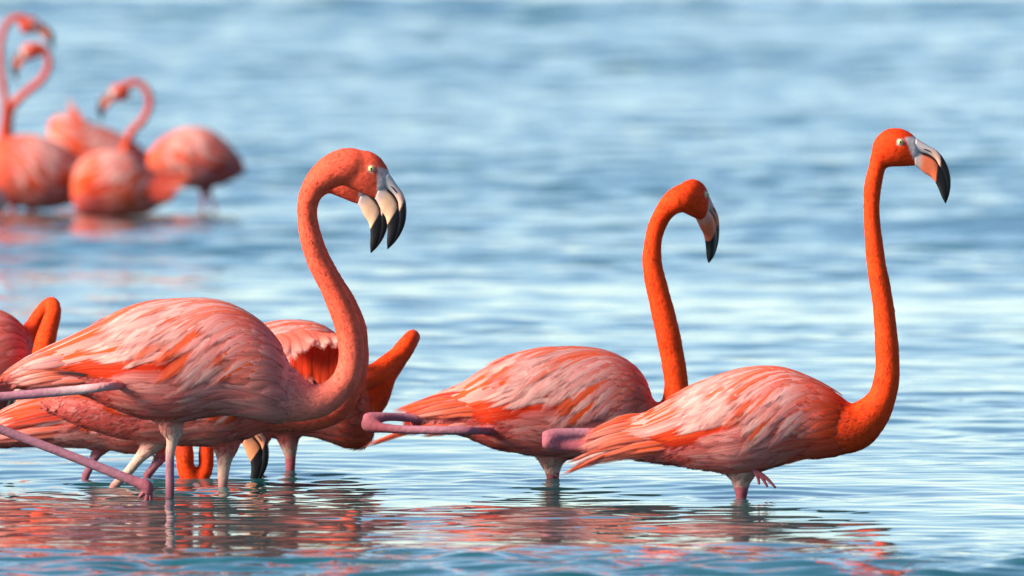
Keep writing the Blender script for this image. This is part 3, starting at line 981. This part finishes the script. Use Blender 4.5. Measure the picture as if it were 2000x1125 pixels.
# ---- preening bird
Cb = Bird("flamingo preening under its lifted wing, neck bent into a hairpin beside its chest", DC, 567, NEAR, NECK_P, voxel=.0034)
Cb.trunk([(350, 790, 815), (390, 740, 825), (430, 690, 838), (470, 655, 845), (520, 635, 848), (570, 630, 850), (615, 636, 855), (650, 655, 866), (685, 695, 876), (712, 745, 873), (730, 800, 855)])
Cb.chest = NECK_O * .92; Cb.chest_at = (.62, .80)
Cb.limb([(690, 800, 58, .02), (725, 772, 38, .02), (748, 735, 27, .02), (772, 706, 22, .03), (798, 670, 18, .03), (806, 658, 15, 0), (797, 672, 17, -.035), (770, 700, 20, -.055), (735, 727, 23, -.085), (705, 738, 23, -.10), (690, 738, 22, -.10)],
        [NECK_O] * 5, 'neck', n=100)
Cb.head((690, 738), -20, .85, -75, True, -.10)
Cb.stand([(560, 825, 32), (564, 862, 20), (567, 890, 12), (567, 920, 9.5)], [PINK, PINK, TIB * .9, LEGD])
Cb.stand([(522, 830, 22), (514, 862, 12), (507, 885, 9), (502, 922, 8.5)], [PINK, LEGD, LEG, LEG])
Cb.fuse(10000)
Cb.wing(); Cb.wing(False, True)
t_ = []
for k_ in range(8):
    x_ = 578 + k_ * 12
    t_.append(([(x_ + 6, 662 + k_), (x_ + 1, 705), (x_ + 2 - k_ * .5, 748 + 4 * math.sin(k_ * 1.7))], 11, (-.118, -.125 - .002 * (k_ % 3)), RED, lerp(ORNG, RED, .3 + .2 * (k_ % 2))))
for k_ in range(4):
    t_.append(([(600 + 14 * k_, 738 - 2 * k_), (612 + 12 * k_, 752 - 3 * k_), (626 + 10 * k_, 757 - 6 * k_)], 5, (-.12, -.122), BLK, BLK))
for k_ in range(11):
    x_ = 556 + k_ * 10
    t_.append(([(x_ - 14, 640 + 2 * abs(k_ - 5)), (x_ + 2, 660), (x_ + 12, 690 - k_ * 2.4 + 5 * math.sin(k_ * 2.1))], 10, (-.122, -.148 - .002 * (k_ % 3)), lerp(SALM, PINK, .5), lerp(PALE, SALM, .2 * (k_ % 3))))
Cb.tail(t_, "wing_covert", False)

# ---- feeding bird, low on the left
Db = Bird("flamingo feeding with its looped orange neck dipping to the water behind other birds' legs", DD, 165, NEAR, NECK_O, voxel=.0034)
Db.trunk([(-40, 830, 868), (0, 805, 874), (41, 785, 873), (102, 772, 872), (155, 764, 874), (204, 750, 876), (250, 745, 885), (290, 752, 886), (325, 775, 880), (350, 805, 872)])
Db.chest = lerp(NECK_O, PINK, .5)
Db.limb([(325, 825, 42), (351, 855, 25, -.01), (361, 885, 19, -.02), (364, 915, 18, -.02), (383, 946, 16, -.02), (402, 915, 15, -.015), (403, 882, 15, -.01), (412, 850, 15.5), (432, 822, 17), (456, 812, 20)],
        [lerp(NECK_O, PINK, .4)] + [NECK_O] * 4, 'neck', n=90)
Db.bill_black = 1.3; Db.peach = C3(.80, .30, .14); Db.bill_grey = C3(.70, .30, .18); Db.bill_flesh = C3(.70, .26, .14)
Db.head((471, 816), 30, .97)
Db.stand([(215, 858, 22), (196, 878, 12), (185, 894, 9), (165, 934, 8.5)], [CRIM, LEGD, LEG, LEG])
Db.stand([(345, 868, 18), (328, 886, 10), (312, 900, 9), (286, 929, 9)], [PINK, LEGD, LEG, LEG])
Db.fuse(9000)
Db.wing(); Db.wing(False, True)
t_ = []
for k_, (bx, by, tx, ty, w_, c0, c1) in enumerate([
        (160, 775, 40, 790, 10, ORNG, lerp(ORNG, PALE, .5)), (170, 785, 45, 800, 11, SALM, PALE), (150, 792, -10, 815, 12, ORNG, ORNG), (170, 802, 5, 830, 13, RED, ORNG), (160, 815, -20, 845, 13, RED, RED),
        (200, 775, 100, 798, 10, SALM, PALE), (215, 785, 120, 812, 11, RED, RED), (220, 812, 130, 838, 8, RED, BLK), (230, 826, 160, 838, 5, BLK, BLK), (185, 828, 175, 838, 5, BLK, BLK), (170, 835, -30, 862, 12, SALM, ROSE)]):
    t_.append(([(bx, by), ((bx + tx) / 2, (by + ty) / 2 - 4), (tx, ty)], w_, .0025 * (k_ % 4), c0, c1))
Db.tail(t_)

# ---- bird cut by the picture's left edge
E = Bird("flamingo with only its ruffled back and an orange hairpin of folded neck showing", DE, -120, NEAR, NECK_O, voxel=.0034)
E.trunk([(-420, 760, 775), (-360, 715, 790), (-290, 670, 805), (-220, 635, 815), (-150, 612, 822), (-80, 602, 825), (-20, 606, 820), (20, 620, 808), (48, 645, 790), (70, 685, 765)])
E.chest = PINK
E.limb([(20, 700, 45, .02), (48, 668, 24, .03), (62, 640, 18, .03), (82, 610, 15.5, .03), (100, 594, 15, 0), (106, 606, 16.5, -.03), (98, 640, 19, -.05), (88, 680, 21, -.06), (84, 730, 22, -.06), (90, 770, 22, -.05)],
       [NECK_O] * 5, 'neck', n=80)
E.head((96, 735), 5, .95, 0, True, -.05)
E.stand([(-115, 800, 34), (-118, 840, 18), (-120, 870, 9), (-120, 908, 8.5)], [PINK, TIB, LEG, LEG])
E.fuse(9000)
E.wing(); E.wing(False, True)

# ---- birds far behind, out of focus
def far_bird(label, d, root, trunk, neck, eye, rot, mirror, legs, chest=NECK_P, yaw=0, extra=None, hs=1.0, ncol=C3(.56, .065, .03), belly=lerp(SALM, ORNG, .5)):
    d = d * (CAMH * FPX / (425 - HOR)) / 37.3
    b = Bird(label, d, root, FAR, ncol, fg=False, voxel=.006)
    b.belly = belly; b.bill_grey = b.bill_flesh = C3(.26, .12, .10)
    b.trunk(trunk, minw=8)
    b.chest = chest
    if neck: b.limb(neck, [ncol] * 3, 'neck', n=60)
    if eye: b.head(eye, rot, hs, yaw, mirror, 0, False)
    for l in legs: b.stand(l, [CRIM, LEGD, LEG])
    b.fuse(2500, 4)
    b.wing(True, True, dens=.7)
    if extra: b.tail(extra)
    return b

far_bird("out-of-focus flamingo whose raised neck arches highest of the distant group", 37.6, 40,
         [(185, 345, 372), (160, 312, 392), (120, 284, 405), (78, 268, 410), (40, 266, 404), (10, 272, 398), (-15, 285, 385)],
         [(46, 36, 9), (30, 35, 8), (14, 46, 7.5), (4, 75, 7), (1, 110, 7), (4, 150, 7.5), (11, 200, 8), (11, 240, 10), (6, 285, 14), (15, 320, 24)],
         (62, 44), 0, False, [[(60, 390, 14), (60, 408, 7), (60, 428, 5)], [(25, 390, 12), (25, 408, 7), (24, 427, 5)]], belly=C3(.58, .12, .11), ncol=C3(.52, .06, .03))
far_bird("out-of-focus flamingo facing left, its looped neck like half a heart", 37.9, -20,
         [(-150, 350, 362), (-120, 320, 378), (-80, 292, 395), (-45, 280, 402), (-10, 278, 400), (15, 285, 390), (30, 305, 372)],
         [(66, 92, 9), (80, 92, 8), (93, 106, 7.5), (96, 128, 7.5), (82, 155, 8), (50, 182, 8.5), (24, 208, 9.5), (14, 245, 12), (12, 290, 18), (10, 320, 24)],
         (54, 96), 18, True, [[(-20, 390, 14), (-20, 408, 7), (-20, 426, 5)]])
far_bird("out-of-focus flamingo with pale rounded back and tail tip raised to a peak", 38.6, 170,
         [(95, 240, 285), (115, 224, 330), (145, 228, 358), (175, 240, 372), (210, 254, 375), (242, 268, 368), (270, 285, 352), (294, 303, 335)],
         None, None, 0, False, [[(190, 340, 14), (190, 380, 6), (190, 416, 4.5)]],
         chest=PINK, belly=lerp(PALE, ORNG, .35), extra=[([(160, 262), (142, 225), (136, 196)], 9, (-.02, 0), PALE, lerp(ORNG, PALE, .6)), ([(170, 256), (150, 228), (142, 203)], 9, (-.05, -.03), ORNG, ORNG),
                            ([(130, 270), (110, 262), (92, 272)], 9, (-.03, -.02), SALM, ORNG)])
far_bird("out-of-focus flamingo facing left with hooked neck, sunlit orange back end-on", 37.3, 215,
         [(140, 352, 385), (150, 322, 410), (168, 305, 420), (195, 295, 424), (225, 293, 425), (255, 302, 424), (285, 325, 420), (310, 340, 405), (340, 345, 390)],
         [(240, 172, 9), (252, 164, 8), (270, 162, 7.5), (287, 176, 7.5), (293, 203, 7.5), (280, 234, 8), (258, 257, 8.5), (247, 282, 10), (244, 310, 18), (235, 335, 28)],
         (228, 176), 12, True, [[(215, 410, 14), (215, 424, 8), (215, 430, 5)]], chest=PINK,
         extra=[([(300, 352), (340, 350), (376, 346)], 11, (-.05, -.05), RED, ORNG), ([(290, 365), (330, 368), (365, 362)], 11, (-.06, -.06), RED, lerp(ORNG, PALE, .3)), ([(280, 375), (315, 382), (345, 378)], 10, (-.06, -.06), RED, SALM)])
far_bird("out-of-focus flamingo bending its head out of sight, dark tail toward open water", 38.4, 395,
         [(476, 316, 338), (455, 290, 352), (430, 267, 362), (400, 253, 368), (370, 251, 368), (338, 261, 362), (310, 278, 354), (288, 300, 340)],
         [(308, 318, 12), (296, 335, 9), (290, 358, 8), (292, 378, 8)], None, 0, True, [[(398, 350, 14), (395, 375, 6), (396, 417, 4.5)], [(405, 350, 12), (410, 380, 5), (422, 417, 4.5)]], chest=SALM, belly=C3(.55, .12, .13))
far_bird("out-of-focus sunlit flamingo low at the edge, pale chest near the water", 36.9, -40,
         [(-150, 388, 398), (-120, 375, 410), (-80, 362, 418), (-45, 358, 420), (-15, 362, 418), (5, 375, 412), (14, 388, 406)],
         None, None, 0, False, [[(-40, 410, 12), (-40, 425, 6), (-40, 433, 5)]], chest=PALE)
